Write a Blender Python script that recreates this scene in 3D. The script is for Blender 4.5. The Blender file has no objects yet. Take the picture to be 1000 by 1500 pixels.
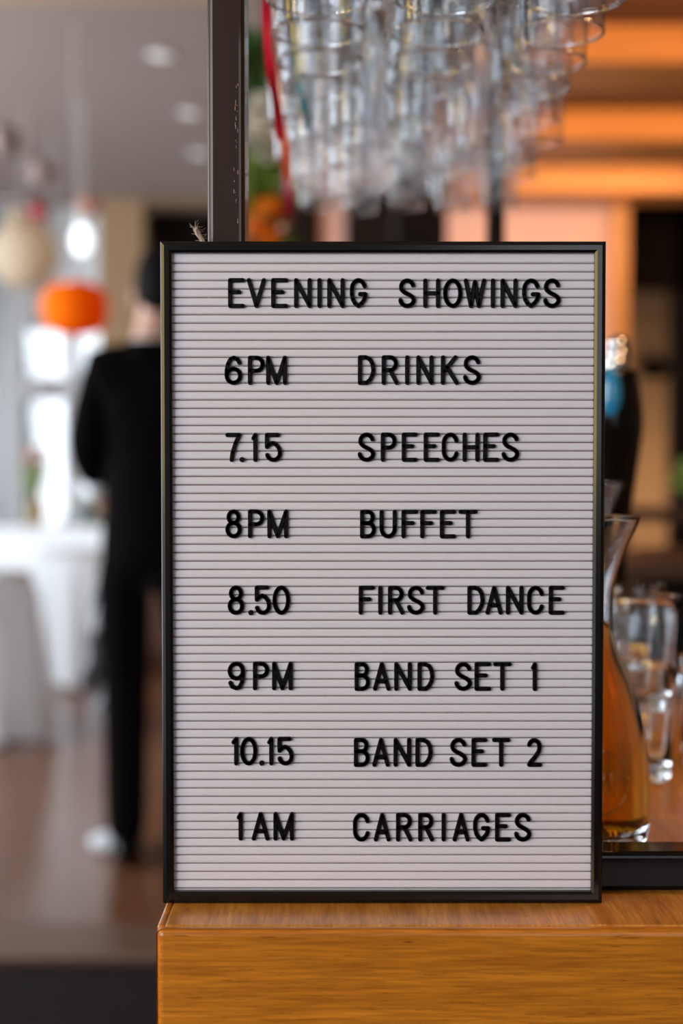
import bpy, bmesh, math, random
from mathutils import Vector, Matrix
random.seed(7)
PI = math.pi
SC = bpy.context.scene
COL = SC.collection

# ------------------------------------------------------------------ camera
CAMZ = 1.22
F = 2083.0
PITCH = math.atan((750 - 680) / F)
cam_d = bpy.data.cameras.new('camera')
cam = bpy.data.objects.new('camera', cam_d); COL.objects.link(cam)
cam.location = (0, 0, CAMZ)
cam.rotation_euler = (PI / 2 - PITCH, 0, 0)
cam_d.sensor_fit = 'VERTICAL'; cam_d.sensor_height = 36; cam_d.sensor_width = 24
cam_d.lens = F / 1500 * 36
cam_d.clip_start = 0.05
cam_d.dof.use_dof = True
cam_d.dof.focus_distance = 0.972
cam_d.dof.aperture_fstop = 2.8
SC.camera = cam

# ------------------------------------------------------------------ world, sky
w = bpy.data.worlds.new('overcast_sky'); SC.world = w; w.use_nodes = True
bg = w.node_tree.nodes['Background']
bg.inputs[0].default_value = (0.84, 0.92, 1.0, 1); bg.inputs[1].default_value = 2.0

SC.view_settings.view_transform = 'Standard'
SC.view_settings.look = 'None'
SC.view_settings.gamma = 1
SC.view_settings.exposure = 0
SC.view_settings.use_curve_mapping = False

def area(name, loc, target, size, power, color, sy=None):
    l = bpy.data.lights.new(name, 'AREA'); l.energy = power; l.color = color
    l.shape = 'RECTANGLE'; l.size = size; l.size_y = sy or size
    o = bpy.data.objects.new(name, l); COL.objects.link(o)
    o.location = loc
    o.rotation_euler = (Vector(target) - Vector(loc)).to_track_quat('-Z', 'Y').to_euler()
    return o

# daylight from the tall windows behind and left of the photographer
area('window_daylight', (-2.2, -1.6, 2.0), (0.1, 1.0, 1.1), 1.5, 72, (0.84, 0.91, 1.0), 1.8)
area('window_daylight', (1.0, -2.6, 1.9), (0.2, 1.5, 1.2), 1.0, 14, (0.88, 0.93, 1.0), 1.4)
# warm lamps of the bar
area('bar_ceiling_lamp', (1.9, 4.35, 2.50), (1.9, 4.93, 2.67), 3.0, 14, (1.0, 0.50, 0.16), 0.1)
area('bar_ceiling_lamp', (1.9, 5.55, 2.52), (1.9, 6.09, 2.67), 3.0, 12, (1.0, 0.50, 0.16), 0.1)
area('bar_wall_washer', (1.3, 6.75, 2.56), (1.0, 7.8, 2.1), 1.2, 10, (1.0, 0.62, 0.36), 0.2)
area('bar_wall_washer', (2.2, 8.7, 1.0), (2.0, 9.7, 0.7), 0.6, 17, (1.0, 0.70, 0.42), 0.2)
area('warm_reflection_panel', (-1.30, 0.88, 1.53), (0.0, 0.93, 1.3), 0.14, 4.5, (1.0, 0.62, 0.05), 0.72)  # unseen warm panel, added for the gold reflection on the left frame bevel
area('warm_reflection_panel', (-1.30, 0.44, 1.53), (0.1, 0.93, 1.3), 0.14, 4.5, (1.0, 0.62, 0.05), 0.72)  # second added panel, does the same for the right frame bevel
for yy in (-1.4, 1.95, 3.0, 3.9):
    area('left_window_daylight', (-4.3, yy, 1.6), (0.1, 1.5, 1.5), 0.28, 20, (0.66, 0.83, 1.0), 2.3)  # narrow strips, shaped to reflect as vertical streaks in the glasses
area('left_window_daylight', (-4.2, 4.8, 1.7), (-1.6, 6.9, 0.7), 2.6, 250, (0.80, 0.91, 1.0), 2.0)
area('warm_pendant', (0.9, 1.3, 2.3), (0.5, 1.3, 0.9), 0.25, 9, (1.0, 0.58, 0.24))

SC.cycles.max_bounces = 40; SC.cycles.transmission_bounces = 40; SC.cycles.transparent_max_bounces = 128

# ------------------------------------------------------------------ geometry helpers
def P(px, py, d):
    """point seen at pixel (px,py) of the 1000x1500 frame on the vertical plane Y=d"""
    vx = (px - 500) / F; vy = -(py - 750) / F
    y = math.cos(PITCH) + vy * math.sin(PITCH)
    z = -math.sin(PITCH) + vy * math.cos(PITCH)
    return Vector((vx * d / y, d, CAMZ + z * d / y))

def DZ(py, z):
    """depth Y at which pixel row py meets height z"""
    return (CAMZ - z) / math.tan(math.atan((py - 750) / F) + PITCH)

def obj(name, bm, mat, parent=None, smooth=False, recalc=True):
    me = bpy.data.meshes.new(name)
    if recalc: bmesh.ops.recalc_face_normals(bm, faces=bm.faces)
    bm.to_mesh(me); bm.free()
    for m in (mat if isinstance(mat, (list, tuple)) else [mat]): me.materials.append(m)
    if smooth:
        for p in me.polygons: p.use_smooth = True
    o = bpy.data.objects.new(name, me); COL.objects.link(o)
    if parent:
        o.parent = parent
        o.matrix_parent_inverse = Matrix.Translation(parent.location).inverted() if parent.rotation_euler.z == 0 else parent.matrix_basis.inverted()
    return o
def bake(o):
    """move parent offset into the mesh so copies work by plain obj.copy()"""
    m = o.matrix_parent_inverse.copy()
    o.data.transform(m); o.matrix_parent_inverse = Matrix.Identity(4)
    return o
def thing(name, loc, label, cat, group=None):
    o = bpy.data.objects.new(name, None); COL.objects.link(o)
    o.location = loc; o.empty_display_size = 0.05
    return tag(o, label, cat, group)
def tag(o, label, cat, group=None, kind=None):
    o['label'] = label; o['category'] = cat
    if group: o['group'] = group
    if kind: o['kind'] = kind
    return o
def struct(name, bm, m, parent=None, smooth=False):
    o = obj(name, bm, m, parent, smooth)
    if not parent: o['kind'] = 'structure'
    return o
def box(bm, x0, x1, y0, y1, z0, z1, bev=0, seg=2):
    r = bmesh.ops.create_cube(bm, size=1)
    vs = r['verts']
    for v in vs:
        v.co = Vector(((x0 + x1) / 2 + v.co.x * (x1 - x0), (y0 + y1) / 2 + v.co.y * (y1 - y0), (z0 + z1) / 2 + v.co.z * (z1 - z0)))
    if bev:
        es = list({e for v in vs for e in v.link_edges})
        bmesh.ops.bevel(bm, geom=es, offset=bev, segments=seg, affect='EDGES', profile=0.5)
    return bm
def B(*a, **k): return box(bmesh.new(), *a, **k)
def catmull(pr, n=4):
    out = []
    for i in range(len(pr) - 1):
        p0, p1, p2, p3 = pr[max(i - 1, 0)], pr[i], pr[i + 1], pr[min(i + 2, len(pr) - 1)]
        for k in range(n):
            t = k / n
            out.append(tuple(0.5 * (2 * p1[j] + (p2[j] - p0[j]) * t + (2 * p0[j] - 5 * p1[j] + 4 * p2[j] - p3[j]) * t * t + (3 * p1[j] - p0[j] - 3 * p2[j] + p3[j]) * t ** 3) for j in (0, 1)))
    out.append(pr[-1]); return out
def lathe(bm, prof, c=(0, 0, 0), seg=32, mod=None, cap0=False, cap1=False):
    rings = []
    for i, (r, z) in enumerate(prof):
        if r < 1e-6:
            rings.append([bm.verts.new((c[0], c[1], c[2] + z))])
        else:
            ring = []
            for k in range(seg):
                a = 2 * PI * k / seg
                rr = r * (mod(i, a) if mod else 1)
                ring.append(bm.verts.new((c[0] + rr * math.cos(a), c[1] + rr * math.sin(a), c[2] + z)))
            rings.append(ring)
    for a, b in zip(rings, rings[1:]):
        n = max(len(a), len(b))
        if n == 1: continue
        for k in range(n):
            k2 = (k + 1) % n
            if len(a) == 1: bm.faces.new((a[0], b[k], b[k2]))
            elif len(b) == 1: bm.faces.new((a[k], a[k2], b[0]))
            else: bm.faces.new((a[k], a[k2], b[k2], b[k]))
    if cap0 and len(rings[0]) > 2: bm.faces.new(rings[0][::-1])
    if cap1 and len(rings[-1]) > 2: bm.faces.new(rings[-1])
    return bm
def tube(bm, pts, r, seg=8, taper=None):
    pts = [Vector(p) for p in pts]; rings = []
    n = len(pts)
    for i, p in enumerate(pts):
        t = (pts[min(i + 1, n - 1)] - pts[max(i - 1, 0)]).normalized()
        up = Vector((0, 0, 1)) if abs(t.z) < 0.95 else Vector((0, 1, 0))
        a = t.cross(up).normalized(); b = t.cross(a).normalized()
        rr = (taper[i] if taper else r)
        rings.append([bm.verts.new(p + a * rr * math.cos(2 * PI * k / seg) + b * rr * math.sin(2 * PI * k / seg)) for k in range(seg)])
    for q, s in zip(rings, rings[1:]):
        for k in range(seg):
            bm.faces.new((q[k], q[(k + 1) % seg], s[(k + 1) % seg], s[k]))
    bm.faces.new(rings[0][::-1]); bm.faces.new(rings[-1])
    return bm
def ball(bm, c, rx, ry=None, rz=None, u=16, v=10, fn=None):
    ry = ry or rx; rz = rz or rx
    vs = bmesh.ops.create_uvsphere(bm, u_segments=u, v_segments=v, radius=1)['verts']
    for p in vs:
        k = fn(p.co) if fn else 1
        p.co = Vector((c[0] + p.co.x * rx * k, c[1] + p.co.y * ry * k, c[2] + p.co.z * rz * k))
    return bm
def strip(bm, pts, wv, th=0.0006):
    """ribbon: centre points with half-width vectors"""
    A = [(bm.verts.new(Vector(p) - Vector(q)), bm.verts.new(Vector(p) + Vector(q))) for p, q in zip(pts, wv)]
    off = Vector((0, th, 0))
    Bk = [(bm.verts.new(a.co + off), bm.verts.new(b.co + off)) for a, b in A]
    for i in range(len(A) - 1):
        a, b = A[i]; c, d = A[i + 1]; e, f = Bk[i]; g, h = Bk[i + 1]
        bm.faces.new((a, b, d, c)); bm.faces.new((f, e, g, h)); bm.faces.new((a, c, g, e)); bm.faces.new((b, f, h, d))
    bm.faces.new((A[0][0], Bk[0][0], Bk[0][1], A[0][1])); bm.faces.new((A[-1][0], A[-1][1], Bk[-1][1], Bk[-1][0]))
    return bm
def skin(name, verts, edges, radii, mat, parent, root=0, sub=2):
    me = bpy.data.meshes.new(name + '_rig')
    me.from_pydata([Vector(v) for v in verts], edges, [])
    o = bpy.data.objects.new(name + '_rig', me); COL.objects.link(o)
    m = o.modifiers.new('skin', 'SKIN'); m.use_smooth_shade = True
    s = o.modifiers.new('sub', 'SUBSURF'); s.levels = s.render_levels = sub
    for i, sv in enumerate(me.skin_vertices[0].data):
        r = radii[i]; sv.radius = r if isinstance(r, tuple) else (r, r); sv.use_root = (i == root)
    dg = bpy.context.evaluated_depsgraph_get(); dg.update()
    ev = o.evaluated_get(dg)
    nm = bpy.data.meshes.new_from_object(ev)
    bpy.data.objects.remove(o)
    nm.name = name; nm.materials.clear(); nm.materials.append(mat)
    for p in nm.polygons: p.use_smooth = True
    n = bpy.data.objects.new(name, nm); COL.objects.link(n)
    if parent:
        n.parent = parent
        n.matrix_parent_inverse = Matrix.Translation(parent.location).inverted()
    return n

# ------------------------------------------------------------------ materials
def mat(name, col, rough=0.5, metal=0, spec=0.5, trans=0, ior=1.45, emit=None, es=0, noise=None, bump=None, coat=0, sheen=0, sss=0):
    m = bpy.data.materials.new(name); m.use_nodes = True
    nt = m.node_tree; b = nt.nodes['Principled BSDF']
    b.inputs['Base Color'].default_value = (*col, 1)
    b.inputs['Roughness'].default_value = rough; b.inputs['Metallic'].default_value = metal
    b.inputs['Specular IOR Level'].default_value = spec
    b.inputs['Transmission Weight'].default_value = trans; b.inputs['IOR'].default_value = ior
    b.inputs['Coat Weight'].default_value = coat; b.inputs['Sheen Weight'].default_value = sheen
    if emit: b.inputs['Emission Color'].default_value = (*emit, 1); b.inputs['Emission Strength'].default_value = es
    tc = nt.nodes.new('ShaderNodeTexCoord')
    if noise:
        sc, stretch, col2, lo, hi = noise
        mp = nt.nodes.new('ShaderNodeMapping'); mp.inputs['Scale'].default_value = stretch
        nz = nt.nodes.new('ShaderNodeTexNoise'); nz.inputs['Scale'].default_value = sc; nz.inputs['Detail'].default_value = 6
        rp = nt.nodes.new('ShaderNodeValToRGB')
        rp.color_ramp.elements[0].position = lo; rp.color_ramp.elements[0].color = (*col2, 1)
        rp.color_ramp.elements[1].position = hi; rp.color_ramp.elements[1].color = (*col, 1)
        nt.links.new(tc.outputs['Object'], mp.inputs[0]); nt.links.new(mp.outputs[0], nz.inputs[0])
        nt.links.new(nz.outputs[0], rp.inputs[0]); nt.links.new(rp.outputs[0], b.inputs['Base Color'])
    if bump:
        sc, stretch, st = bump
        mp = nt.nodes.new('ShaderNodeMapping'); mp.inputs['Scale'].default_value = stretch
        nz = nt.nodes.new('ShaderNodeTexNoise'); nz.inputs['Scale'].default_value = sc; nz.inputs['Detail'].default_value = 4
        bp = nt.nodes.new('ShaderNodeBump'); bp.inputs['Strength'].default_value = st; bp.inputs['Distance'].default_value = 0.002
        nt.links.new(tc.outputs['Object'], mp.inputs[0]); nt.links.new(mp.outputs[0], nz.inputs[0])
        nt.links.new(nz.outputs[0], bp.inputs['Height']); nt.links.new(bp.outputs[0], b.inputs['Normal'])
    return m

def oak(name, stretch, light, dark, rough=0.28):
    """varnished oak: broad figure, fine fibres and short dark pores"""
    m = mat(name, light, rough, coat=0.35)
    nt = m.node_tree; b = nt.nodes['Principled BSDF']; tc = nt.nodes['Texture Coordinate']
    b.inputs['Coat Roughness'].default_value = 0.22
    def nz(scale, st, det, dist=0):
        mp = nt.nodes.new('ShaderNodeMapping'); mp.inputs['Scale'].default_value = st
        n = nt.nodes.new('ShaderNodeTexNoise'); n.inputs['Scale'].default_value = scale; n.inputs['Detail'].default_value = det
        n.inputs['Distortion'].default_value = dist
        nt.links.new(tc.outputs['Object'], mp.inputs[0]); nt.links.new(mp.outputs[0], n.inputs[0]); return n
    big = nz(5, stretch, 5, 0.6); fib = nz(40, stretch, 8); por = nz(90, stretch, 2)
    def ramp(src, lo, hi, c0, c1):
        r = nt.nodes.new('ShaderNodeValToRGB'); e = r.color_ramp.elements
        e[0].position = lo; e[1].position = hi; e[0].color = (*c0, 1); e[1].color = (*c1, 1)
        nt.links.new(src.outputs[0], r.inputs[0]); return r
    r1 = ramp(big, 0.32, 0.68, dark, light)
    r2 = ramp(fib, 0.35, 0.65, (0.66, 0.62, 0.56), (1, 1, 1))
    r3 = ramp(por, 0.24, 0.34, (0.30, 0.24, 0.2), (1, 1, 1))
    def mul(a, c):
        x = nt.nodes.new('ShaderNodeMix'); x.data_type = 'RGBA'; x.blend_type = 'MULTIPLY'; x.inputs[0].default_value = 1
        nt.links.new(a, x.inputs[6]); nt.links.new(c, x.inputs[7]); return x.outputs[2]
    out = mul(mul(r1.outputs[0], r2.outputs[0]), r3.outputs[0])
    nt.links.new(out, b.inputs['Base Color'])
    bp = nt.nodes.new('ShaderNodeBump'); bp.inputs['Strength'].default_value = 0.25; bp.inputs['Distance'].default_value = 0.001
    nt.links.new(fib.outputs[0], bp.inputs['Height']); nt.links.new(bp.outputs[0], b.inputs['Normal'])
    return m

OAK_L, OAK_D = (0.66, 0.215, 0.015), (0.45, 0.135, 0.007)
M = dict(
    slat=mat('ribbed_white_plastic', (0.71, 0.64, 0.64), 0.42),
    backing=mat('groove_backing', (0.34, 0.15, 0.12), 0.8),
    frame=mat('satin_black_paint', (0.005, 0.004, 0.0035), 0.20, spec=0.5),
    letter=mat('black_plastic', (0.004, 0.0032, 0.003), 0.4, spec=0.12),
    twine=mat('jute', (0.45, 0.34, 0.27), 0.9),
    oak_front=oak('oak_lipping', (0.7, 15, 15), OAK_L, OAK_D),
    oak_top=oak('oak_worktop', (12, 0.9, 12), (0.68, 0.29, 0.05), (0.50, 0.18, 0.022)),
    steel=mat('brown_black_lacquered_steel', (0.036, 0.018, 0.011), 0.33, spec=0.25, coat=0.35, noise=(30, (1, 1, 0.12), (0.020, 0.010, 0.006), 0.35, 0.65)),
    scratch=mat('bare_metal_scuff', (0.32, 0.2, 0.12), 0.5),
    black=mat('black_gloss', (0.004, 0.0035, 0.003), 0.15, spec=0.22),
    dblack=mat('matt_black', (0.004, 0.003, 0.003), 0.6, spec=0.15),
    chrome=mat('chrome', (0.8, 0.8, 0.82), 0.12, 1),
    badge=mat('blue_enamel', (0.02, 0.22, 0.45), 0.08, coat=1),
    glass=mat('clear_glass', (0.97, 0.985, 1.0), 0.0, trans=1, ior=1.47),
    juice=mat('amber_liquid', (1.0, 0.85, 0.6), 0.0, trans=1, ior=1.34),
    plaster=mat('ceiling_plaster', (0.37, 0.30, 0.265), 0.85),
    tanfront=mat('brown_painted_wall', (0.06, 0.035, 0.02), 0.8),
    tan=mat('tan_wall', (0.34, 0.21, 0.11), 0.8),
    peach=mat('peach_panel', (0.72, 0.43, 0.33), 0.7),
    beam=mat('orange_pine', (0.62, 0.26, 0.07), 0.45, noise=(6, (0.4, 5, 5), (0.50, 0.20, 0.05), 0.3, 0.7)),
    paleb=mat('pale_timber', (0.70, 0.45, 0.30), 0.6),
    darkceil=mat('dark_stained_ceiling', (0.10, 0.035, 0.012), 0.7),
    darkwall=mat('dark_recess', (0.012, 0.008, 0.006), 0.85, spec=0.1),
    floorw=mat('polished_brown_floor', (0.17, 0.066, 0.030), 0.20, noise=(3, (6, 0.5, 1), (0.11, 0.042, 0.019), 0.3, 0.7)),
    carpet=mat('charcoal_carpet', (0.019, 0.014, 0.015), 0.95, spec=0.1, noise=(60, (1, 1, 1), (0.011, 0.008, 0.009), 0.35, 0.65), bump=(200, (1, 1, 1), 0.6)),
    trim=mat('brown_trim', (0.13, 0.065, 0.04), 0.35),
    white=mat('white_paint', (0.78, 0.79, 0.80), 0.5),
    cloth=mat('white_linen', (0.88, 0.89, 0.90), 0.8),
    cream=mat('cream_paper', (0.72, 0.58, 0.42), 0.8),
    orange=mat('orange_paper', (1.0, 0.22, 0.002), 0.7, spec=0.1),
    orangebrown=mat('dusty_pink_paper', (0.42, 0.20, 0.15), 0.9),
    peachp=mat('peach_paper', (0.90, 0.42, 0.25), 0.8),
    suit=mat('black_wool', (0.004, 0.003, 0.003), 0.9, spec=0.03),
    skin=mat('skin', (0.60, 0.32, 0.22), 0.5),
    hair=mat('dark_hair', (0.005, 0.003, 0.003), 0.7, spec=0.08),
    shirt=mat('white_cotton', (0.75, 0.75, 0.76), 0.8),
    tweed=mat('grey_checked_cloth', (0.36, 0.34, 0.34), 0.9, noise=(22, (1, 1, 1), (0.05, 0.045, 0.05), 0.42, 0.58)),
    red=mat('red_satin', (0.55, 0.008, 0.03), 0.35),
    orib=mat('orange_satin', (0.75, 0.16, 0.04), 0.4),
    maroon=mat('maroon_satin', (0.22, 0.005, 0.03), 0.4),
    teal=mat('teal_satin', (0.006, 0.16, 0.19), 0.35),
    leaf=mat('green_leaf', (0.07, 0.15, 0.02), 0.5, noise=(12, (1, 1, 1), (0.03, 0.07, 0.015), 0.3, 0.7)),
    leafb=mat('yellow_green_leaf', (0.24, 0.32, 0.05), 0.5),
    dleaf=mat('tree_leaf', (0.03, 0.10, 0.05), 0.6),
    bark=mat('bark', (0.08, 0.05, 0.03), 0.9),
    petalw=mat('cream_petal', (0.75, 0.66, 0.52), 0.6),
    petalo=mat('orange_petal', (0.85, 0.22, 0.01), 0.6),
    petalr=mat('red_petal', (0.40, 0.03, 0.03), 0.6),
    lamp=mat('lit_glass', (1, 1, 1), 0.4, emit=(0.85, 0.97, 1.0), es=1.6),
    dlight=mat('downlight_lens', (0.8, 0.8, 0.8), 0.3, emit=(1.0, 0.95, 0.88), es=0.42),
    wood2=mat('dark_walnut', (0.07, 0.03, 0.015), 0.4),
    lawn=mat('pale_paving', (0.55, 0.56, 0.55), 0.9),
    wax=mat('pompom_paper', (0.30, 0.22, 0.2), 0.9),
)
# pane: clear thin glazing
pm = bpy.data.materials.new('window_glass'); pm.use_nodes = True
nt = pm.node_tree; nt.nodes.remove(nt.nodes['Principled BSDF'])
tr = nt.nodes.new('ShaderNodeBsdfTransparent'); gl = nt.nodes.new('ShaderNodeBsdfGlossy'); gl.inputs['Roughness'].default_value = 0.02
fr = nt.nodes.new('ShaderNodeFresnel'); mx = nt.nodes.new('ShaderNodeMixShader')
nt.links.new(fr.outputs[0], mx.inputs[0]); nt.links.new(tr.outputs[0], mx.inputs[1]); nt.links.new(gl.outputs[0], mx.inputs[2])
nt.links.new(mx.outputs[0], nt.nodes['Material Output'].inputs[0]); M['pane'] = pm
def translucent(m, k):
    nt = m.node_tree; b = nt.nodes['Principled BSDF']
    t_ = nt.nodes.new('ShaderNodeBsdfTranslucent'); t_.inputs[0].default_value = b.inputs['Base Color'].default_value
    x_ = nt.nodes.new('ShaderNodeMixShader'); x_.inputs[0].default_value = k
    nt.links.new(b.outputs[0], x_.inputs[1]); nt.links.new(t_.outputs[0], x_.inputs[2])
    nt.links.new(x_.outputs[0], nt.nodes['Material Output'].inputs[0])
for k_, f_ in (('cloth', .5), ('cream', .5), ('orange', .5), ('peachp', .5), ('orib', .4), ('red', .3), ('slat', .12)): translucent(M[k_], f_)
tg = bpy.data.materials.new('thin_clear_glass'); tg.use_nodes = True
nt = tg.node_tree; nt.nodes.remove(nt.nodes['Principled BSDF'])
tr = nt.nodes.new('ShaderNodeBsdfTransparent'); tr.inputs[0].default_value = (0.955, 0.96, 0.965, 1)
gl = nt.nodes.new('ShaderNodeBsdfGlossy'); gl.inputs['Roughness'].default_value = 0.03
fr = nt.nodes.new('ShaderNodeFresnel'); mx = nt.nodes.new('ShaderNodeMixShader')
ge = nt.nodes.new('ShaderNodeNewGeometry'); mr = nt.nodes.new('ShaderNodeMapRange')   # same reflectance seen from either side of the thin wall
mr.inputs['To Min'].default_value = 1.46; mr.inputs['To Max'].default_value = 1 / 1.46
nt.links.new(ge.outputs['Backfacing'], mr.inputs['Value']); nt.links.new(mr.outputs[0], fr.inputs[0])
nt.links.new(fr.outputs[0], mx.inputs[0]); nt.links.new(tr.outputs[0], mx.inputs[1]); nt.links.new(gl.outputs[0], mx.inputs[2])
nt.links.new(mx.outputs[0], nt.nodes['Material Output'].inputs[0]); M['thin'] = tg
# amber absorption inside the juice
nt = M['juice'].node_tree
va = nt.nodes.new('ShaderNodeVolumeAbsorption'); va.inputs[0].default_value = (0.93, 0.77, 0.10, 1); va.inputs[1].default_value = 42
nt.links.new(va.outputs[0], nt.nodes['Material Output'].inputs['Volume'])

# ------------------------------------------------------------------ room shell
ZC = 3.0
YN0, YN1 = DZ(1397, 0.022), DZ(1350, 0.022)
struct('floor', B(-4.5, 4.5, YN1, 10.2, -0.05, 0.0), M['floorw'])
struct('carpet', B(-4.5, 4.5, -3.0, YN0, -0.05, -0.004), M['carpet'])
struct('trim_1', B(-4.5, 4.5, YN0, YN1, -0.05, 0.022, bev=0.01), M['trim'])
struct('ceiling', B(-4.5, 4.5, -3.0, 10.2, ZC, ZC + 0.1), M['plaster'])
struct('trim_2', B(-4.5, -0.30, 4.0, 4.5, 2.66, ZC), M['paleb'])
xl = P(145, 500, 9.6).x
xd0 = P(210, 500, 9.6).x; xd1 = P(366, 500, 9.6).x
# tan wall with a dark doorway in it
struct('wall_back', B(xl, xd0, 9.6, 9.8, 0, ZC), M['tan'])
bm = B(xd0, xd1, 9.6, 9.8, 2.98, ZC); struct('trim_3', bm, M['tan'])
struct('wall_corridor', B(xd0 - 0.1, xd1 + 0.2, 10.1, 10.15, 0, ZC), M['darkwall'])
# bar side: back wall with peach panel, dark panels and timber posts
YB = 7.8
def wx(px): return P(px, 500, YB).x
struct('wall_bar', B(wx(372), wx(890), YB, YB + 0.15, 0, ZC), M['peach'])
for i, (a, b, z0, z1) in enumerate([(420, 470, 0, 2.72), (505, 580, 0, 2.72)]):
    t = tag(obj('wall_panel', B(wx(a), wx(b), YB - 0.05, YB, 0.0, z1, bev=0.01), M['darkwall']),
            ['narrow dark panel on the bar wall behind the ribbons', 'wider dark panel on the bar wall behind the hanging glasses'][i], 'wall panel')
struct('trim_4', B(wx(890), wx(911), YB - 0.15, YB + 0.15, 0, ZC), M['beam'])
struct('wall_right', B(4.4, 4.5, -3, 10.2, 0, ZC), M['tan'])
struct('wall_recess', B(wx(880), 4.4, 9.7, 9.8, 0, ZC), M['tan'])
x0, x1 = P(905, 400, 8.6).x, 3.6
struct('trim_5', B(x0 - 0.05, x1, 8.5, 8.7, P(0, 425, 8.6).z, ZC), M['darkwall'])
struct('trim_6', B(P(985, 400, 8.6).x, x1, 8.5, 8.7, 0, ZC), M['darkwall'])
# beams over the bar and the dark ceiling between them
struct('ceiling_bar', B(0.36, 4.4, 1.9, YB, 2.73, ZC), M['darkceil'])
for i, (ya, yb) in enumerate([(4.93, 5.32), (6.09, 6.53), (7.25, 7.6)]):
    t = tag(obj('ceiling_beam', B(0.38, 4.4, ya, yb, 2.60, 2.73, bev=0.006), M['beam']),
            ['lit orange timber ceiling beam nearest the camera', 'middle lit orange timber ceiling beam over the bar',
             'farthest timber ceiling beam just above the peach wall'][i], 'beam', 'timber beams over the bar')
# window wall at the far left
YW = 10.0
xs = [-4.5, -3.4, P(12, 500, YW).x, P(96, 500, YW).x, xl]
z_tr0, z_tr1 = P(0, 586, YW).z, P(0, 553, YW).z
struct('wall_window_head', B(-4.5, xl, YW - 0.1, YW + 0.1, 2.16, ZC), M['white'])
for k in range(len(xs) - 1):
    a, b = xs[k], xs[k + 1]
    win = obj('window_%d' % (k + 1), B(a, a + 0.09, YW - 0.06, YW + 0.06, 0.0, 2.16), M['white']); win['kind'] = 'structure'
    obj('transom', B(a + 0.09, b, YW - 0.05, YW + 0.05, z_tr0, z_tr1), M['white'], win)
    obj('sill', B(a + 0.09, b, YW - 0.06, YW + 0.08, 0.0, 0.08), M['white'], win)
    obj('pane', B(a + 0.09, b, YW - 0.004, YW + 0.004, z_tr1, 2.16), M['pane'], win)
    obj('pane', B(a + 0.09, b, YW - 0.004, YW + 0.004, 0.08, z_tr0), M['pane'], win)
# left wall, piers between tall windows
struct('wall_left', B(-4.6, -4.5, 7.6, 10.2, 0, ZC), M['white'])
for k, (a, b) in enumerate([(4.9, 5.3), (2.2, 2.6), (-0.7, 1.5), (-3.0, -2.7)]):
    p = obj('trim_%d' % (7 + k), B(-4.6, -4.5, a, b, 0, ZC), M['white']); p['kind'] = 'structure'
# wall behind the photographer with one tall window, and the left piers
struct('wall_front', B(-1.0, 4.5, -3.1, -3.0, 0, ZC), M['tanfront'])
struct('wall_front_low', B(-4.5, -1.0, -3.1, -3.0, 0, 0.5), M['tanfront'])
struct('wall_front_high', B(-4.5, -1.0, -3.1, -3.0, 2.8, ZC), M['tanfront'])
struct('ground', B(-14, 6, 10.2, 24, -0.15, -0.06), M['lawn'])
# bright white curtain at the frame's left edge
bm = bmesh.new(); n = 60
cx0, cx1 = P(-60, 500, 9.3).x, P(16, 500, 9.3).x
top = []
for i in range(n + 1):
    t = i / n; x = cx0 + (cx1 - cx0) * t; y = 9.3 + 0.03 * math.sin(t * 40)
    top.append((bm.verts.new((x, y, 2.9)), bm.verts.new((x + 0.01 * math.sin(t * 22), y, 0.03))))
for (a, b), (c, d) in zip(top, top[1:]): bm.faces.new((a, b, d, c))
o = obj('curtain', bm, M['cloth'], smooth=True, recalc=False)
m = o.modifiers.new('s', 'SOLIDIFY'); m.thickness = 0.004
tag(o, 'white full-length curtain at the left edge beside the bright windows', 'curtain')
t = thing('curtain_rail', (cx0, 9.3, 2.92), 'thin rail under the ceiling that carries the white curtain', 'curtain rail')
obj('rod', tube(bmesh.new(), [(cx0 - .1, 9.3, 2.93), (cx1 + .06, 9.3, 2.93)], 0.02), M['chrome'], t)
obj('bracket', tube(bmesh.new(), [(cx0 + .1, 9.3, 2.93), (cx0 + .1, 9.3, ZC)], 0.01), M['chrome'], t)

# trees outside
for i, (px, d, h, r, lab) in enumerate([(31, 15, 2.6, 0.15, 'dark green slender cypress tree outside beside the curtain'),
                                   (-60, 18, 4.0, 1.1, 'broad green tree outside at the far left'),
                                   (125, 22, 0.7, 0.5, 'low green bush outside under the orange lantern')]):
    b0 = P(px, 700, d); t = thing('tree', (b0.x, d, -0.06), lab, 'tree')
    obj('trunk', tube(bmesh.new(), [(b0.x, d, -0.06), (b0.x, d, h * 0.7)], 0.07), M['bark'], t)
    bm = bmesh.new()
    for k in range(900):
        u = random.random() ** 0.7; a = random.random() * 2 * PI
        z = h * (0.12 + 0.88 * (1 - u)); rr = r * (0.25 + 0.75 * u) * random.uniform(0.6, 1)
        c = Vector((b0.x + rr * math.cos(a), d + rr * math.sin(a), z))
        q = Matrix.Rotation(random.random() * 6, 3, Vector((random.random(), random.random(), random.random())).normalized())
        vs = [bm.verts.new(c + q @ Vector(v)) for v in ((-.09, 0, 0), (0, -.05, 0), (.11, 0, .02), (0, .05, 0))]
        bm.faces.new(vs)
    f = obj('foliage', bm, M['dleaf'], t, recalc=False); f['kind'] = 'stuff'

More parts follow.
